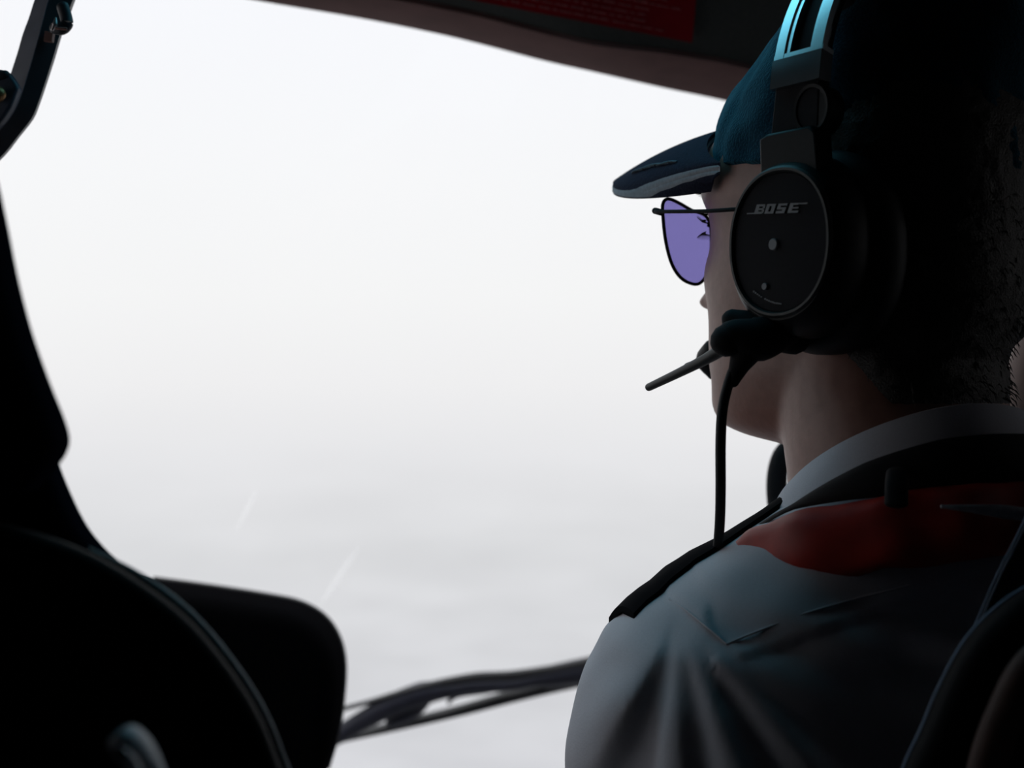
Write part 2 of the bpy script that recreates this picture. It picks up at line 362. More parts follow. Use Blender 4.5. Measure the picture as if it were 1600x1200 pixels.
mk('lit_edge', *sweep(P, np.interp(np.arange(len(P)), [0, 14, 22, len(P)], [.0006, .0018, .0030, .0028]), n=12), 'lit_edge', ls)  # grey bead stands for light falling on the backrest's side
bu = thing('glint_shape', 'grey blue metallic shape standing for a glint on the left seat back', 'glint_shape', tuple(at(203, 1185, .345)))  # bluish glint on the seat, built as pale grey solids
mk('frame', *capsule_tube([at(a, b, .345) for a, b in [(180,1160),(200,1146),(222,1165),(238,1192),(250,1215)]], [.0035,.006,.0065,.0055,.003], rb=.002), 'glint_shape', bu)
mk('inner_piece', *capsule_tube([at(a, b, .347) for a, b in [(186,1176),(200,1186),(212,1206),(215,1230)]], [.002,.0032,.004,.004], rb=.0018), 'glint_shape', bu)
mk('button', *capsule_tube([at(a, b, .342) for a, b in [(184,1173),(194,1181)]], .0012, n=10), 'matteblack', bu)

# ---------------------------------------------------------------- overhead lever, upper left
LV = thing('overhead_lever', 'black bent metal lever hanging from above at the upper left corner', 'lever', tuple(at(90, 0, .8)))
rt = [(142,-60),(118,0),(107,30),(97,55),(85,95),(72,135),(62,164),(52,187),(30,215),(8,243),(-40,290)]
md = [(98,-60),(76,0),(68,30),(60,60),(50,95),(40,128),(31,155),(20,178),(3,200),(-18,222),(-70,270)]
lf = [(76,-60),(54,0),(45,28),(36,52),(28,80),(19,108),(12,130),(2,158),(-14,180),(-40,200),(-95,245)]
rings = []
for a, b, c in zip(catmull(np.array(rt, float), 3), catmull(np.array(md, float), 3), catmull(np.array(lf, float), 3)):
    rings.append([at(*a, .80), at(*((a*.9+b*.1)), .793), at(*b, .785), at(*c, .80), at(*c, .815), at(*a, .815)])
mk('bar', *loft(rings), 'arm', LV)
rings = []
for b, c in zip(catmull(np.array(md, float), 3), catmull(np.array(lf, float), 3)):
    p, q = at(*(b*.97+c*.03), .784), at(*(c*.97+b*.03), .797)
    rings.append([p, q, q+[0,.003,0], p+[0,.003,0]])
mk('side_plate', *loft(rings), 'armblue', LV, label='blue grey side face')
mk('latch', *capsule_tube([at(a, b, .775) for a, b in [(84,43),(96,45),(104,38),(103,27),(98,10)]], [.0025,.0035,.0035,.0028,.003], rb=.004), 'arm', LV)
mk('latch_highlight', *capsule_tube([at(a, b, .768) for a, b in [(88,44),(103,45)]], .0009, n=10), 'pinkbrown', LV)  # pinkish highlight along the latch, built as a coloured rod
mk('latch_spring', *capsule_tube([at(a, b, .770) for a, b in [(82,46),(86,38),(87,29)]], [.001,.0018,.0008], n=10), 'steel', LV)
mk('tag', *slab([(73,50),(86,53),(84,67),(71,66)], .787, .004, .0005), 'pinkbrown', LV)
pp = catmull(np.array([(-30,118),(0,112),(12,113),(20,118),(33,138),(30,152),(20,175),(2,198),(-30,215)], float), 4)
mk('hinge_plate', *slab(pp, .782, .008, .002), 'armblue', LV)
mk('hinge_knob', *capsule_tube([at(-10,122,.775), at(8,117,.775)], .003, n=12), 'arm', LV)
mk('bolt', *capsule_tube([at(-8,147,.770), at(-2,147,.770)], [.0045,.0045], rb=.005, n=12), 'bronze', LV)

# ---------------------------------------------------------------- the pilot: head frame
YAW = math.radians(52); fw = np.array([-math.cos(YAW), math.sin(YAW), 0]); lt = np.array([-math.sin(YAW), -math.cos(YAW), 0]); upv = np.array([0, 0, 1.])
PITCH = math.radians(0)
HC = np.array([.205, .72, .082])
def L(p): p = np.atleast_2d(p); return HC+p[:, :1]*fw+p[:, 1:2]*lt+p[:, 2:3]*upv
def LW(V): d = np.asarray(V)-HC; return np.stack([d@fw, d@lt, d[:, 2]], 1)
zt = np.array([-.120,-.114,-.108,-.099,-.087,-.075,-.06,-.045,-.03,-.015,0,.015,.03,.045,.06,.08,.10,.12,.132,.138])
fxt = np.array([.042,.077,.093,.099,.100,.099,.099,.097,.094,.091,.087,.091,.096,.096,.0925,.078,.062,.036,.014,.004])
bxt = np.array([.000,.020,.038,.055,.066,.076,.084,.090,.095,.097,.097,.100,.101,.101,.098,.090,.076,.050,.028,.008])
wt = np.array([.024,.036,.044,.050,.055,.059,.061,.064,.067,.069,.070,.071,.073,.074,.072,.067,.057,.038,.022,.006])
def head():
    zs = np.linspace(zt[0], zt[-1], 110); th = np.linspace(0, 2*np.pi, 128, endpoint=False); rings = []
    for z in zs:
        f, b, w = (np.interp(z, zt, a) for a in (fxt, bxt, wt))
        c, s = np.cos(th), np.sin(th)
        x = np.where(c > 0, f*np.abs(c)**.85, -b*np.abs(c)**.9); y = w*np.sign(s)*np.abs(s)**.85
        fr = np.clip(c, 0, 1)**.5
        zz = z
        nose = .031*np.clip((.032-zz)/.058, 0, 1)*sstep(zz, -.040, -.028)*G(y, .0085+.006*np.clip((.02-zz)/.05, 0, 1))
        nose += .004*G(y, .007)*G(zz-.028, .02)
        nose += .010*(G(y-.013, .006)+G(y+.013, .006))*G(zz+.028, .008)
        sock = -.006*(G(y-.033, .015)+G(y+.033, .015))*G(zz-.019, .012)
        ball = .006*(G(y-.032, .011)+G(y+.032, .011))*G(zz-.017, .008)
        brow = .005*(G(y-.030, .02)+G(y+.030, .02))*G(zz-.036, .008)
        cheek = .008*(G(y-.043, .016)+G(y+.043, .016))*G(zz+.012, .020)
        lip = .007*G(y, .022)*(G(zz+.056, .005)+.95*G(zz+.068, .006)) - .003*G(y, .025)*G(zz+.062, .003)
        phil = .003*G(y, .02)*G(zz+.045, .01)
        chin = .007*G(y, .022)*G(zz+.097, .015) - .004*G(y, .025)*G(zz+.081, .007)
        x = x+fr*(nose+sock+ball+brow+cheek+lip+phil+chin)
        rings.append(np.stack([x, y, np.full_like(x, z)], 1))
    return rings
hv, hf = loft([L(r) for r in head()])
# body frame: facing a little left of straight ahead
BY = math.radians(14); bf = np.array([-math.sin(BY), math.cos(BY), 0]); br = np.array([math.cos(BY), math.sin(BY), 0])
BC = np.array([.226, .692, 0])
def Bp(r, f, z): return BC+br*r+bf*f+upv*z
def ellring(c, a, b, z, tilt=0, n=64, pw=2.2, shift=0):
    th = np.linspace(0, 2*np.pi, n, endpoint=False); e = 2/pw
    X = a*np.sign(np.cos(th))*abs(np.cos(th))**e; Y = b*np.sign(np.sin(th))*abs(np.sin(th))**e
    return np.array([Bp(c+x, y+shift, z-tilt*y) for x, y in zip(X, Y)])
def torso(s=1., zoff=0, z1=-.62):
    T = [(-.060,.060,.060,.4),(-.075,.085,.078,.35),(-.090,.110,.088,.25),(-.105,.137,.094,.15),(-.120,.160,.098,.08),(-.138,.176,.102,.03),(-.160,.185,.107,0),(-.20,.190,.114,0),(-.27,.188,.122,0),(-.36,.178,.124,0),(-.48,.168,.122,0),(z1,.17,.125,0)]
    return loft([ellring(0, a*s, b*s, z+zoff, t, pw=2.4 if z < -.13 else 2.1, shift=.005) for z, a, b, t in T])
def limb(P, r): return capsule_tube(P, r, per=6, n=24)
neck_pts = [L([[-.018,0,-.03]])[0], L([[-.018,0,-.075]])[0], Bp(-.004,.004,-.04), Bp(0,0,-.09), Bp(0,0,-.16)]
sub = capsule_tube([L([[.056,0,-.085]])[0], L([[.030,0,-.092]])[0], L([[-.005,0,-.105]])[0]], [.022,.034,.045], n=24, per=5)
Sl, El, Wl = Bp(-.129,.0,-.180), Bp(-.153,.08,-.44), Bp(-.10,.32,-.46)
Sr, Er, Wr = Bp(.150,.0,-.178), Bp(.185,.08,-.44), Bp(.12,.32,-.46)
parts = [(hv, hf), capsule_tube(neck_pts, [.060,.062,.064,.066,.068], n=32, per=6), sub, torso(.93, -.004, -.60),
         limb([Sl, (Sl+El)/2, El], [.045,.042,.036]), limb([Sr, (Sr+Er)/2, Er], [.045,.042,.036]), limb([El, Wl], [.036,.026]), limb([Er, Wr], [.036,.026])]
bV, bF = fuse(parts, .0032, 4)
pilot = thing('person', 'person in white uniform shirt seated at right, head turned left towards the windscreen', 'person', tuple(BC+[0,0,-.62]))
body = mk('body', bV, bF, 'skin', pilot)
# simple left and right hands resting forward, below the frame
def hand(name, W, d):
    side = np.cross(d, upv); mb = MB(); mb.add(*capsule_tube([W, W+d*.04, W+d*.085], [.024,.034,.036], rb=.014, n=16))
    for q, (o, ln) in enumerate(((-.028,.062),(-.010,.072),(.010,.068),(.028,.052))):
        b = W+d*.088+side*o; mb.add(*capsule_tube([b, b+d*ln*.5+[0,0,-.006], b+d*ln*.85+[0,0,-.03]], [.0085,.008,.007], n=10))
    b = W+d*.03-side*.03; mb.add(*capsule_tube([b, b+d*.025-side*.02, b+d*.055-side*.022+[0,0,-.012]], [.011,.010,.008], n=10))
    mb.build(name, 'skin', pilot)
dl = (Wl-El); dl /= np.linalg.norm(dl); dr = (Wr-Er); dr /= np.linalg.norm(dr)
hand('hand', Wl, dl); hand('hand', Wr, dr)
# eyes, brows, lashes
for sgn in (1, -1):
    c = L([[.071, .031*sgn, .018]])[0]
    th = np.linspace(0, math.pi, 12); rings = [np.array([c+[.0115*math.sin(t)*math.cos(a), .0115*math.sin(t)*math.sin(a), .0115*math.cos(t)] for a in np.linspace(0, 2*math.pi, 16, endpoint=False)]) for t in th]
    mk('eye', *loft(rings), 'eye', pilot)
    mb = MB(); rn = random.Random(7)
    for q in range(14):
        y = sgn*(.020+.026*q/13); x0 = .0885-.010*((abs(y)-.030)/.016)**2
        for zz, dz in ((.0195, .002), (.0125, -.004)):
            p0 = L([[x0, y, zz]])[0]; p1 = L([[x0+.0025, y+sgn*.001, zz+dz*.2]])[0]; p2 = L([[x0+.0045, y+sgn*.003, zz+dz+.001]])[0]
            mb.add(*sweep(np.array([p0, p1, p2]), [.00028,.0002,.00008], n=5))
    mb.build('eyelashes', 'hair', pilot)
    mb = MB()
    for q in range(40):
        t = q/39; y = sgn*(.014+.040*t); z = .038+.004*math.sin(t*math.pi)+rn.uniform(-.002,.002); x0 = .0975-.012*t*t
        p0 = L([[x0, y, z]])[0]; mb.add(*sweep(np.array([p0, L([[x0+.003, y+sgn*.003, z+.001]])[0], L([[x0+.003, y+sgn*.008, z]])[0]]), [.0005,.0004,.0001], n=5))
    mb.build('eyebrow', 'hair', pilot)
# hair: cropped shell at the back and sides of the head
lw = LW(bV); N = vnormals(bV, bF)
nzv = np.array([mnoise.noise(Vector(v*260)) for v in bV])
hl = np.minimum.reduce([sstep(-lw[:,0], -.005, .02), sstep(lw[:,2]-1.1*np.clip(lw[:,0]+.06, 0, .1), -.100, -.075)])
hl[lw[:,0] > .0] = 0
keep = hl > .02; idx = {i: k for k, i in enumerate(np.where(keep)[0])}
Hf = [tuple(idx[i] for i in f) for f in bF if all(i in idx for i in f)]
Hv = (bV+N*(-.0012+.0055*hl+.0012*nzv*hl)[:, None])[keep]
mk('hair', Hv, Hf, 'hair', pilot)
# short strands standing off the nape
mb = MB(); cand = np.where((hl > .3) & (lw[:,2] < .02))[0]; rn = random.Random(2)
for q in range(900):
    i = cand[rn.randrange(len(cand))]; p = bV[i]+N[i]*.002; d = N[i]*.6+np.array([rn.uniform(-.3,.3), rn.uniform(-.3,.3), -.8])
    d /= np.linalg.norm(d); ln = rn.uniform(.005,.009); mb.add(*sweep(np.array([p, p+d*ln*.5+N[i]*.001, p+d*ln]), [.00035,.0003,.0001], n=4))
o = mb.build('hair_stubble', 'hair', pilot); o['kind'] = 'stuff'
# left ear is inside the ear cup, right one as well: modelled simply
for sgn in (1, -1):
    P = [L([[-.004-.012*math.sin(a), sgn*(.074+.006*math.sin(a)), .004+.028*math.cos(a)]])[0] for a in np.linspace(.2, math.pi-.1, 8)]
    mk('ear', *capsule_tube(P, [.004,.0055,.006,.005,.004], n=10), 'skin', pilot)

# ---------------------------------------------------------------- shirt
def sleeve(S, Eb, s): return limb([S+[0,0,.012], S*.7+Eb*.3, S*.35+Eb*.65, Eb*1.0+S*0], [.046,.047,.050,.052])
sV, sF = fuse([torso(1.0, 0, -.63), sleeve(Sl, El, -1), sleeve(Sr, Er, 1), limb([El, El*.5+Wl*.5], [.054,.045]), limb([Er, Er*.5+Wr*.5], [.054,.045])], .0034, 8)
N = vnormals(sV, sF)
PK = np.array([at(1045, 932, .655)[0], at(1045, 932, .655)[2]])       # the point the sleeve folds radiate from
rel = sV[:, [0, 2]]-PK; rr = np.hypot(rel[:,0], rel[:,1])+1e-6; an = np.degrees(np.arctan2(rel[:,0], -rel[:,1]))    # 0 = straight down, + = to the right
def ridge(a0, w, amp, r0=.01, r1=.30, curve=0):
    a = an-(a0+curve*rr*100); sh = np.where(a < 0, G(a, w*1.7), G(a, w*.7))
    return amp*sh*sstep(rr, .008, r0+.075)*(1-sstep(rr, r1, r1+.1))
near = sstep(-(sV-BC)@bf, -.09, -.02)
disp = (.0085*np.where(an < -24, G(an+24, 15), G(an+24, 3.2))*sstep(rr, .004, .07)*(1-sstep(rr, .28, .4))+ridge(-58, 6, .002)+ridge(-3, 6, .0055, curve=.30)+ridge(19, 7, .0065, curve=.25)+ridge(42, 6, .0050, .03, .26, curve=-.10)-ridge(-14, 6, .0045, curve=.1)-ridge(8, 6, .003)-ridge(30, 6, .003))
disp *= near*(sV[:,2] < -.10)
# yoke panel: a thin double layer ending in a seam
def side(a, b): # signed distance of points (in x,z) from the line through two photo points on the back
    A = at(a[0], a[1], .63)[[0, 2]]; B = at(b[0], b[1], .63)[[0, 2]]; d = (B-A)/np.linalg.norm(B-A); n = np.array([-d[1], d[0]]); return (sV[:, [0, 2]]-A)@n
yoke = np.minimum(sstep(side((1045,932), (1135,1005)), -.0006, .0016), sstep(side((1135,1005), (1400,918)), -.0006, .0016))
disp += .0016*yoke*near
disp += near*(.0018*np.sin(sV[:,2]*170+sV[:,0]*60)*G(sV[:,2]+.125, .025)*(sV[:,0] > .1))
disp += .0010*np.array([mnoise.noise(Vector(v*38)) for v in sV])
sV2 = sV+N*disp[:, None]
shirt = mk('shirt', sV2, sF, 'shirt', pilot)
bvh = BVHTree.FromPolygons([tuple(v) for v in sV2], sF)
def snap(p, d, off):
    r = bvh.ray_cast(Vector(p), Vector(d)); return np.array(r[0])-np.array(d)/np.linalg.norm(d)*off if r[0] else np.array(p)
def snapv(px, py, off=.0):      # a point on the shirt seen at this place
    r = bvh.ray_cast(Vector((0,0,0)), Vector(at(px, py, 1)).normalized())
    return np.array(r[0])+np.array(r[1])*off if r[0] else None
for nm, pts in (('shoulder_seam', [(1046,936),(1075,955),(1105,980),(1136,1006)]), ('yoke_seam', [(1136,1006),(1200,980),(1270,955),(1340,935),(1420,915)])):
    P = [snapv(*p, .0002) for p in pts]; P = [p for p in P if p is not None]
    if len(P) > 2: mk(nm, *sweep(catmull(P, 8), .0006, n=8), 'shirt', shirt)
# collar: stand and fold, a ring round the neck, high behind and low in front
def neckring(r_r, r_f, zb, tilt, n=72, skew=0): 
    th = np.linspace(0, 2*np.pi, n, endpoint=False)
    return np.array([Bp(r_r*np.cos(t), r_f*np.sin(t)*(1 if np.sin(t) < 0 else 1.15)+.003, zb-tilt*(np.sin(t)+1)*.5-skew*np.cos(t)) for t in th])
def band(r0, z0, r1, z1, tilt0, tilt1, th=.003, bulge=.0):
    a, b = neckring(r0, r0, z0, tilt0), neckring(r1, r1, z1, tilt1); m = neckring((r0+r1)/2+bulge, (r0+r1)/2+bulge, (z0+z1)/2, (tilt0+tilt1)/2)
    a2, b2 = neckring(r0-th, r0-th, z0, tilt0), neckring(r1-th, r1-th, z1, tilt1); m2 = neckring((r0+r1)/2+bulge-th, (r0+r1)/2+bulge-th, (z0+z1)/2, (tilt0+tilt1)/2)
    return loft([a, m, b, b2, m2, a2, a], cap=False)
mk('collar', *band(.071, -.010, .083, -.046, .085, .080, .003, .003), 'shirt', shirt)

# epaulette: stiff black strap from neck to shoulder tip, following the shirt
ep_c = [Bp(t, .012, 0) for t in np.linspace(-.060, -.166, 16)]
rings = []
for q, c in enumerate(ep_c):
    w = .019+.002*q/15; row = []
    for s in np.linspace(-1, 1, 9):
        p = c+bf*(.008+w*s); h = bvh.ray_cast(Vector(p+[0,0,.2]), Vector((0,0,-1))); z = h[0].z if h[0] else -.2
        row.append(np.array([p[0], p[1], z+.003+.003*(1-s*s)]))
    row = np.array(row); zc_ = row[4, 2]; row[:, 2] = np.maximum(row[:, 2], zc_-.02)
    rings.append(np.vstack([row, (row-[0,0,.003])[::-1]]))
mk('epaulette', *loft(rings), 'epaulette', shirt, label='black shoulder strap')

# ---------------------------------------------------------------- life vest round the neck
vest = thing('life_vest', 'folded red life vest with black edge worn around the collar', 'life vest', tuple(Bp(0, -.09, -.09)))
thA = np.linspace(math.radians(160), math.radians(380), 60)          # left front, behind the neck, right
def ringpt(t, rad, z0, drop):
    s, c = math.sin(t), math.cos(t); front = (s+1)/2
    return Bp(rad*c*1.04, rad*s+.0, z0-drop*front)
P = np.array([ringpt(t, .099, -.066, .068) for t in thA]); ups = np.array([upv*.8-(p-BC)*[1,1,0]*3 for p in P])
wob = np.array([1+.12*math.sin(t*9)+.08*math.sin(t*17+1) for t in thA])
V, Fc = sweep(P, .013*wob, .018*np.interp(np.arange(60), [0, 12, 30, 59], [.8, 1.0, 1.0, 1.1]), up=ups, n=20, power=2.6)
V = V+np.array([[mnoise.noise(Vector(v*45))*.004, mnoise.noise(Vector(v*45+np.array([9,0,0])))*.004, mnoise.noise(Vector(v*50+np.array([0,9,0])))*.003] for v in V])
mk('bladder', V, Fc, 'red', vest)
P = np.array([ringpt(t, .091, -.037, .085) for t in thA])
tp_ = np.interp(np.degrees(thA), [160, 200, 228, 250, 380], [.1, .12, .75, 1, 1])
mk('collar_cover', *sweep(P, .006*tp_, .013*tp_, up=ups, n=14), 'vestblack', vest, label='black edge binding')
P = np.array([ringpt(t, .1135, -.0555-.018*q/19, .068) for q, t in enumerate(np.linspace(math.radians(246), math.radians(300), 20))])
mk('reflective_strip', *sweep(P, .0018, np.interp(np.arange(20), [0, 5, 19], [.0008, .0034, .0036]), up=(0,0,1), n=10), 'reflective', vest)
t = math.radians(236); P = [ringpt(t, .092, -.036, .08), ringpt(t, .101, -.037, .08), ringpt(t, .109, -.042, .08), ringpt(t, .113, -.051, .08)]
mk('keeper_loop', *capsule_tube(P, .0055, rb=.002, up=(0,0,1), n=12), 'vestblack', vest)

# ---------------------------------------------------------------- cap
cap = thing('cap', 'navy blue baseball cap worn by the pilot under the headset', 'cap', tuple(L([[0,0,.06]])[0]))
def capring(u, n=96):
    """u 0 at rim .. 1 at top"""
    a = u*math.pi/2; k = .93*math.cos(a)**.6; zs = math.sin(a)**1.1
    th = np.linspace(0, 2*np.pi, n, endpoint=False); R = []
    for t in th:
        c, s = math.cos(t), math.sin(t)
        zz = .157*zs+(1-zs)*(.046+.008*c-.004*(1-c)); sh = -.037*max(0, (zz-.07)/.07)**1.4
        x = (.099 if c > 0 else .112)*k*c+sh; y = .083*k*s
        p = np.array([x, y, zz])
        nn = mnoise.noise(Vector(p*24))*.005*(1-abs(2*u-.8)*.6)+mnoise.noise(Vector(p*60+np.array([3,3,3])))*.0025
        seam = -.0010*math.exp(-((math.sin(3*t))/.10)**2)
        d = np.array([c, s, .3*u]); R.append(p+d*(nn+seam)*(1 if u < .97 else .2))
    return np.array(R)
us = list(np.linspace(0, 1, 40)[:-1])+[.995]
rings = [L(capring(u)) for u in us]; inner = [L(capring(u)*[.97,.97,1]+[0,0,-.002]) for u in us]
V, Fc = loft(inner[::-1]+rings, cap=True)
mk('crown', V, Fc, 'cap', cap)
mk('button', *capsule_tube(L([[-.036,0,.156],[-.030,0,.158]]), .006, rb=.004, n=14), 'cap', cap)
def visor_pt(u, v, t=0, g=0):
    ang = u*math.radians(66); x0 = .093*math.cos(ang)**.9+.001; y0 = .083*math.sin(ang)
    Lc = .094*(1-abs(u)**4.5)**.5
    x = x0+v*Lc; y = y0*(1-.10*v*v)*(1+g)
    z = .084-.004*v-.014*v*v-.0290*(abs(y)/(1+g)/.072)**2*(1-.12*v)-.085*y
    return np.array([x-.003, y, z-t])
def visor(t0, t1, grow=0, g=0):
    us_ = np.linspace(-.995, .995, 61); vs = np.linspace(0, 1+grow, 18)
    top = [[visor_pt(u, v, t0, g) for v in vs] for u in us_]; bot = [[visor_pt(u, v, t1, g) for v in vs] for u in us_]
    return loft([L(np.array(a+b[::-1])) for a, b in zip(top, bot)])
mk('visor', *visor(-.0010, .0016), 'visor', cap)
mk('visor_edging', *visor(.0013, .0044, .004, .006), 'trim', cap, label='pale grey sandwich edge')
mk('visor_underside', *visor(.0042, .0056, -.004, .003), 'visor', cap)
mb = MB(); rn = random.Random(4)
for q in range(9):
    u = .62+.10*q/8+rn.uniform(-.02,.02); v = .78-.04*q; a = visor_pt(u, v, -.0018); b = visor_pt(u+.05, v-.10, -.0018)
    mb.add(*capsule_tube(L(np.array([a, (a+b)/2+[0,0,.0004], b])), [.0008,.0020,.0006], rb=.0006, n=8))
mb.build('visor_embroidery', 'thread', cap)

# ---------------------------------------------------------------- sunglasses
sg = thing('sunglasses', 'thin black wire sunglasses with violet lenses on the pilot', 'sunglasses', tuple(L([[.105,0,.02]])[0]))
lens2 = np.array([(.0605,.026),(.0600,.0315),(.056,.0345),(.050,.0350),(.040,.0335),(.027,.0305),(.015,.029),(.009,.024),(.0075,.013),(.0085,.001),(.012,-.010),(.020,-.0165),(.031,-.0165),(.042,-.0125),(.051,-.004),(.0575,.010)])
def closed_cat(P, per=6):
    P = np.asarray(P); Q = np.vstack([P[-2:], P, P[:3]]); R = catmull(Q, per); return R[2*per:2*per+len(P)*per]
for sgn in (1, -1):
    c2 = closed_cat(lens2, 5); pts3 = np.array([[.106-.10*(abs(y)-.01)**2*1.0-.0*z, sgn*y, z] for y, z in c2])
    pts3[:, 0] = .110-2.2*pts3[:, 1]**2
    Pw = L(pts3); loopP = np.vstack([Pw, Pw[:1]])
    V, Fc = sweep(loopP, .0011, n=10, up=fw); fr = mk('lens_frame', V, Fc, 'matteblack', sg)
    cc = pts3.mean(0); rr_ = []
    for s in (1, .6, .25): rr_.append(L(cc+(pts3-cc)*s+[[.0012*(1-s), 0, 0]]))
    front = [r+fw*.0008 for r in rr_]; back = [r-fw*.0008 for r in rr_]
    mk('lens', *loft(front[::-1]+back), 'lens', fr)
    mk('temple', *sweep(catmull(L([[.103, sgn*.064, .0265],[.095, sgn*.071, .0245],[.05, sgn*.079, .019],[.01, sgn*.079, .015],[-.012, sgn*.078, .002]]), 8), .0009, .0012, n=10), 'matteblack', sg)
    mk('hinge', *capsule_tube(L([[.1015, sgn*.0625, .0255],[.104, sgn*.0650, .0265]]), .0021, n=10), 'matteblack', sg)
mk('bridge', *sweep(catmull(L([[.109,-.011,.022],[.113,-.005,.0255],[.1135,.005,.0255],[.109,.011,.022]]), 5), .0011, n=8), 'matteblack', sg)
mk('brow_bar', *sweep(catmull(L([[.109,-.016,.029],[.113,0,.031],[.109,.016,.029]]), 5), .0009, n=8), 'matteblack', sg)

# ---------------------------------------------------------------- headset
hs = thing('headset', 'black aviation headset with boom microphone over the navy cap', 'headset', tuple(L([[-.03,.09,0]])[0]))
XC = -.030
def cup(sgn):
    def ring(y, a, b, cz=-.010, cx=XC, pw=2.15, n=72):
        th = np.linspace(0, 2*np.pi, n, endpoint=False); e = 2/pw
        return L(np.array([[cx+a*np.sign(math.cos(t))*abs(math.cos(t))**e, sgn*y, cz+b*np.sign(math.sin(t))*abs(math.sin(t))**e] for t in th]))
    S = [(.060,.038,.046),(.075,.0395,.0485),(.090,.0395,.048),(.098,.0385,.0465),(.105,.0355,.0425),(.1085,.0325,.039),(.1085,.0318,.0378),(.1065,.0315,.0375),(.1045,.030,.036)]
    c = mk('ear_cup', *loft([ring(y, a, b) for y, a, b in S]), 'blackplastic', hs)
    mk('cushion', *loft([ring(y, a, b, -.012, XC-.002) for y, a, b in [(.058,.034,.044),(.060,.042,.051),(.066,.0455,.0545),(.074,.0455,.0545),(.081,.042,.051),(.083,.038,.047)]]), 'cushion', c)
    mk('rim', *loft([ring(y, a, b, -.0085) for y, a, b in [(.1055,.0335,.0395),(.1085,.0335,.0395),(.1098,.0325,.0382),(.1098,.0312,.0370),(.1075,.0305,.036)]], cap=False), 'rim', c)
    mk('cover_plate', *loft([ring(y, a, b, -.0085) for y, a, b in [(.100,.0308,.0365),(.1072,.0308,.0365),(.1080,.0300,.0357),(.1084,.020,.024)]]), 'plate', c)
    return c
cupL = cup(1); cupR = cup(-1)
PY = .1087
def plate_box(u0, u1, v0, v1, sl=0, h=.0006):       # u to the right as read, sl slant
    vs = []; ty = -.085
    for hh in (PY, PY+h):
        for (u, v) in ((u0, v0), (u1, v0), (u1, v1), (u0, v1)): uu = u+sl*(v-v0); vs.append([XC-uu, hh, v+ty*uu])
    return L(np.array(vs)), [(0,1,2,3), (4,5,6,7), (0,1,5,4), (1,2,6,5), (2,3,7,6), (3,0,4,7)]
def ub(zx): return (zx/12.3+1150-1213)/2330.
def stroke(mb, x0, x1, y0, y1):     # logo coordinates: px of the letter's base line, y from 0 (base) to 1 (top)
    zb = .0063; h = .0050; sl = .42
    u0, u1 = ub(x0), ub(x1); mb.add(*plate_box(u0+sl*h*y0, u1+sl*h*y0, zb+h*y0, zb+h*y1, sl))
mb = MB()
# B
stroke(mb, 320, 385, 0, 1); stroke(mb, 385, 475, 0, .24); stroke(mb, 385, 470, .40, .60); stroke(mb, 385, 480, .78, 1); stroke(mb, 455, 500, .08, .46); stroke(mb, 455, 495, .54, .92); stroke(mb, 178, 322, .02, .14)
# O
stroke(mb, 520, 580, 0, 1); stroke(mb, 625, 690, 0, 1); stroke(mb, 580, 625, 0, .22); stroke(mb, 580, 625, .78, 1)
# S
stroke(mb, 735, 895, 0, .24); stroke(mb, 840, 900, .24, .42); stroke(mb, 735, 900, .40, .60); stroke(mb, 735, 795, .60, .80); stroke(mb, 735, 905, .78, 1)
# E
stroke(mb, 955, 1020, 0, 1); stroke(mb, 1020, 1150, 0, .22); stroke(mb, 1020, 1130, .42, .60); stroke(mb, 1020, 1110, .80, 1); stroke(mb, 1110, 1270, .86, .98)
mb.build('logo', 'print', cupL, smooth=False)
def disc(u, v, a, b, name, m, h=.0012):
    th = np.linspace(0, 2*np.pi, 24, endpoint=False)
    R = [L(np.array([[XC-(u+a*s*math.cos(t)), PY-.002+hh, v+b*s*math.sin(t)] for t in th])) for s, hh in ((1, 0), (1, .002+h*.6), (.85, .002+h))]
    mk(name, *loft(R), m, cupL)
disc(-.0028, -.0095, .0030, .0031, 'vent', 'print'); disc(-.0085, -.0310, .0019, .0019, 'screw', 'print')
mb = MB(); rn = random.Random(6)
for q in range(15):
    t = q/14
    if q == 5: continue
    u = -.0168+.018*t; v = -.0350-.0058*math.sin(t*math.pi*.5); mb.add(*plate_box(u, u+.0009, v, v+rn.uniform(.0006,.0010), .2, .0003))
mb.build('small_print', 'print', cupL, smooth=False)
# slider and yoke, hinge
def side_slab(outline, y0, y1, name, m, parent, sgn=1, e=.0015):
    P = np.array(outline, float); rings = []
    for off, y in ((e*1.6, y0), (e, y0), (0, y0+e), (0, y1-e), (e*.4, y1-e*.3), (e, y1), (e*1.3, y1), (e*2, y1)):
        Q = offset_poly(P, off); rings.append(L(np.array([[q[0], sgn*y, q[1]] for q in Q])))
    return mk(name, *loft(rings), m, parent, smooth=True)
for sgn, par in ((1, cupL), (-1, cupR)):
    sl = side_slab([(-.014,.024),(-.013,.048),(-.018,.050),(-.046,.050),(-.050,.046),(-.052,.022)], .090, .104, 'slider', 'blackplastic', hs, sgn)
    side_slab([(-.014,.044),(-.020,.090),(-.048,.090),(-.046,.044)], .088, .097, 'yoke', 'matteblack', hs, sgn)
    th = np.linspace(0, 2*np.pi, 28, endpoint=False)
    mk('hinge_disc', *loft([L(np.array([[-.042+a*math.cos(t), sgn*y, .060+a*1.15*math.sin(t)] for t in th])) for y, a in ((.084,.011),(.0965,.012),(.098,.011),(.0978,.0095),(.0965,.009))]), 'blackplastic', hs)
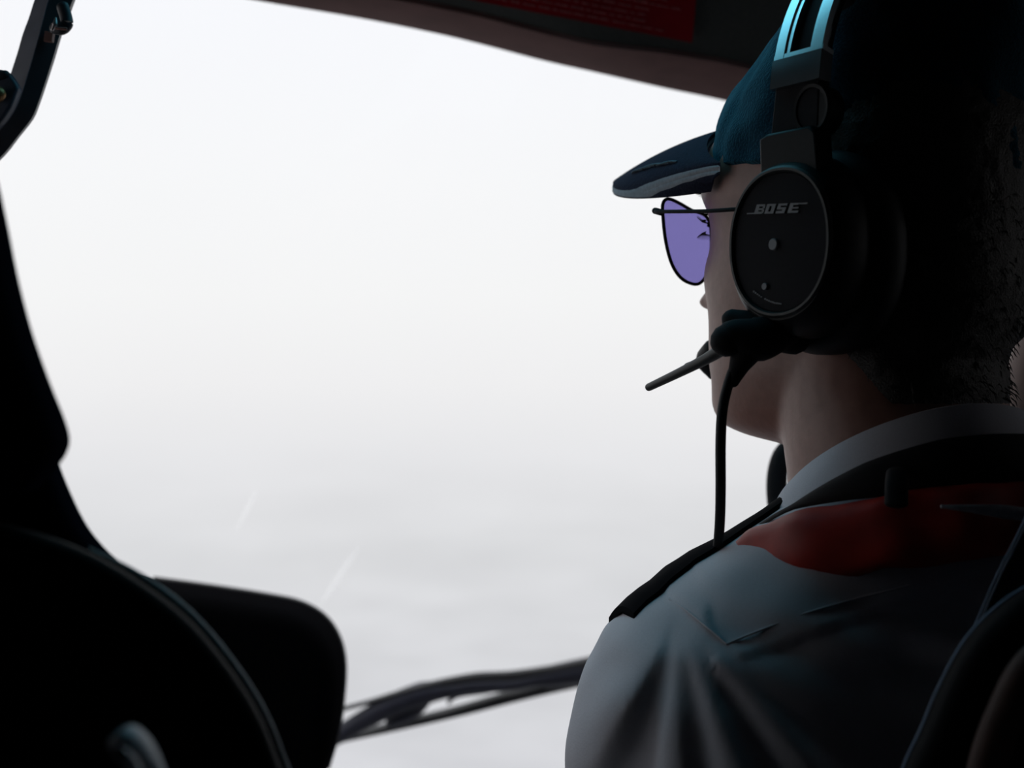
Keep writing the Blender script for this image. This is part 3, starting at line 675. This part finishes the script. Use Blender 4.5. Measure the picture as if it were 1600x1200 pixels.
# headband
def arc(a, ry, rz, x, zc=.062): return np.array([[x, ry*math.cos(t), zc+rz*math.sin(t)] for t in a])
A = np.linspace(.15, math.pi-.15, 70)
XB = -.034; BW = .0155
def bandstrip(x0, x1, r0, r1):   # radial thickness r0..r1 added to base radii
    RY, RZ = .094, .101
    rings = []
    for t in A:
        R = []
        for x, r in ((x0, r0), (x1, r0), (x1, r1), (x0, r1)):
            R.append([x-.0*t, (RY+r)*math.cos(t), .064+(RZ+r)*math.sin(t)])
        rings.append(L(np.array(R)))
    return loft(rings)
hb = mk('headband', *bandstrip(XB-BW, XB+BW, -.001, .003), 'matteblack', hs)
for x0, x1, r1 in ((XB+BW-.006, XB+BW, .007), (XB+.0065, XB+.0095, .006), (XB-.0105, XB-.0070, .006), (XB-BW, XB-BW+.0065, .007)):
    mk('rail', *bandstrip(x0, x1, .002, r1), 'railmetal', hb)
def bandbar(t0, t1, r1, m, name):
    rings = []
    for t in np.linspace(t0, t1, 6): rings.append(L(np.array([[x, (.094+r)*math.cos(t), .064+(.101+r)*math.sin(t)] for x, r in ((XB-BW-.0005, -.002), (XB+BW+.0005, -.002), (XB+BW+.0005, r1), (XB-BW-.0005, r1))])))
    mk(name, *loft(rings), m, hb)
for t0, t1 in ((.09, .235), (math.pi-.235, math.pi-.09)): bandbar(t0, t1, .0075, 'band', 'band_end')
for t0, t1 in ((.236, .262), (math.pi-.262, math.pi-.236)): bandbar(t0, t1, .0068, 'railmetal', 'band_lip')
rings = [L(np.array([[XB+(BW+.001)*a, (.091+.004*b)*math.cos(t), .063+(.097+.004*b)*math.sin(t)] for a, b in ((-1,-.6),(-.6,-1),(.6,-1),(1,-.6),(1,.6),(-1,.6))])) for t in np.linspace(.6, math.pi-.6, 30)]
mk('head_pad', *loft(rings), 'cushion', hb)

# microphone boom and cable on the left cup
bj = L([[.006,.088,-.058]])[0]
def hp(px, py, d): return at(px, py, d)
boom = mk('boom_joint', *capsule_tube([hp(1228,512,.645), hp(1185,530,.64), hp(1150,528,.64), hp(1136,532,.64)], [.010,.012,.010,.0088], n=18), 'matteblack', hs)
mk('boom_mount', *capsule_tube([hp(1145,500,.655), hp(1190,515,.65), hp(1240,528,.65)], [.006,.010,.009], n=16), 'matteblack', hs)
mk('boom_arm', *capsule_tube([hp(1140,538,.64), hp(1105,560,.655), hp(1060,583,.675), hp(1014,605,.70)], [.0040,.0031,.0026,.0023], n=12), 'rim', boom)
mk('boom_clip', *capsule_tube([hp(1072,570,.675), hp(1108,556,.66)], [.0009,.0012], n=8), 'blackplastic', boom)
mk('microphone', *capsule_tube([hp(1112,545,.79), hp(1106,562,.80), hp(1116,580,.80)], [.006,.008,.006], n=14), 'cushion', boom)
cabp = [(1168,540,.64),(1150,570,.64),(1138,600,.64),(1129,640,.64),(1126,690,.64),(1126,760,.645),(1125,810,.655),(1122,850,.665),(1116,890,.69),(1110,950,.73)]
mk('cable_boot', *capsule_tube([hp(1168,545,.64), hp(1155,572,.64), hp(1146,596,.64)], [.009,.0055,.0032], up=(0,1,0), n=14), 'matteblack', hs)
mk('cable', *sweep(catmull([hp(*p) for p in cabp], 8), .0028, up=(0,1,0), n=12), 'cushion', hs)

# ---------------------------------------------------------------- pilot's seat and harness, lower right
rs = thing('front_seat', "black seat back behind the pilot's right shoulder at the lower right", 'seat', tuple(at(1600, 1200, .50)))
q1 = catmull(np.array([(1900,830),(1700,880),(1600,922),(1545,962),(1502,1012),(1466,1080),(1440,1142),(1412,1205),(1390,1300),(1385,1500)], float), 5)
q1 = np.vstack([q1, [(1400,2000),(2100,2000),(2100,830)]])
mk('backrest', *slab(q1, .52, .05, .012, .9), 'seat', rs)
P = catmull([at(a, b, .509) for a, b in [(1700,879),(1600,921),(1545,961),(1502,1011),(1466,1079),(1440,1141),(1412,1204),(1390,1300)]], 6)
mk('lit_edge', *sweep(P, .0013, n=8), 'strapedge', rs)  # pale line painted in for the lit rim of this seat back
P = catmull([at(a, b, .463) for a, b in [(1700,980),(1615,1040),(1575,1110),(1545,1190),(1530,1280)]], 6)
mk('inner_bolster', *sweep(P, .0075, .006, n=12, up=(0,1,0)), 'doorbrown', rs, label='brownish inner seam band')
hn = thing('seat_harness', 'blue grey shoulder harness strap rising above the right seat back', 'strap', tuple(at(1570, 900, .53)))
q2 = [(1655,690),(1597,822),(1560,895),(1528,968),(1490,1060),(1640,1060),(1720,800),(1760,690)]
mk('webbing', *slab(q2, .545, .004, .001), 'strap', hn)
P = catmull([at(a, b, .541) for a, b in [(1655,690),(1597,822),(1560,895),(1528,968),(1490,1060)]], 4)
mk('stitched_edge', *sweep(P, .0007, n=8), 'strapedge', hn)

# far unidentified fitting beyond the neck and the door pillar at the right edge
ft = thing('black_fitting', "small rounded black fitting seen past the pilot's neck", 'handle', tuple(at(1225, 760, 1.0)))
mk('fitting_bar', *capsule_tube([at(1240,690,1.0), at(1222,712,1.0), at(1214,745,1.0), at(1216,790,1.0), at(1228,850,1.0), at(1235,960,1.02), at(1235,1100,1.05)], [.007,.008,.0085,.009,.010,.011,.012], up=(0,1,0), n=16), 'matteblack', ft)
tp = struct(mk('trim_2', *sweep(catmull([at(1760,150,1.15), at(1690,350,1.12), at(1620,530,1.1), at(1590,650,1.1), at(1570,760,1.1), at(1560,1100,1.1)], 6), .016, .03, up=(0,1,0), n=12), 'doorbrown'))
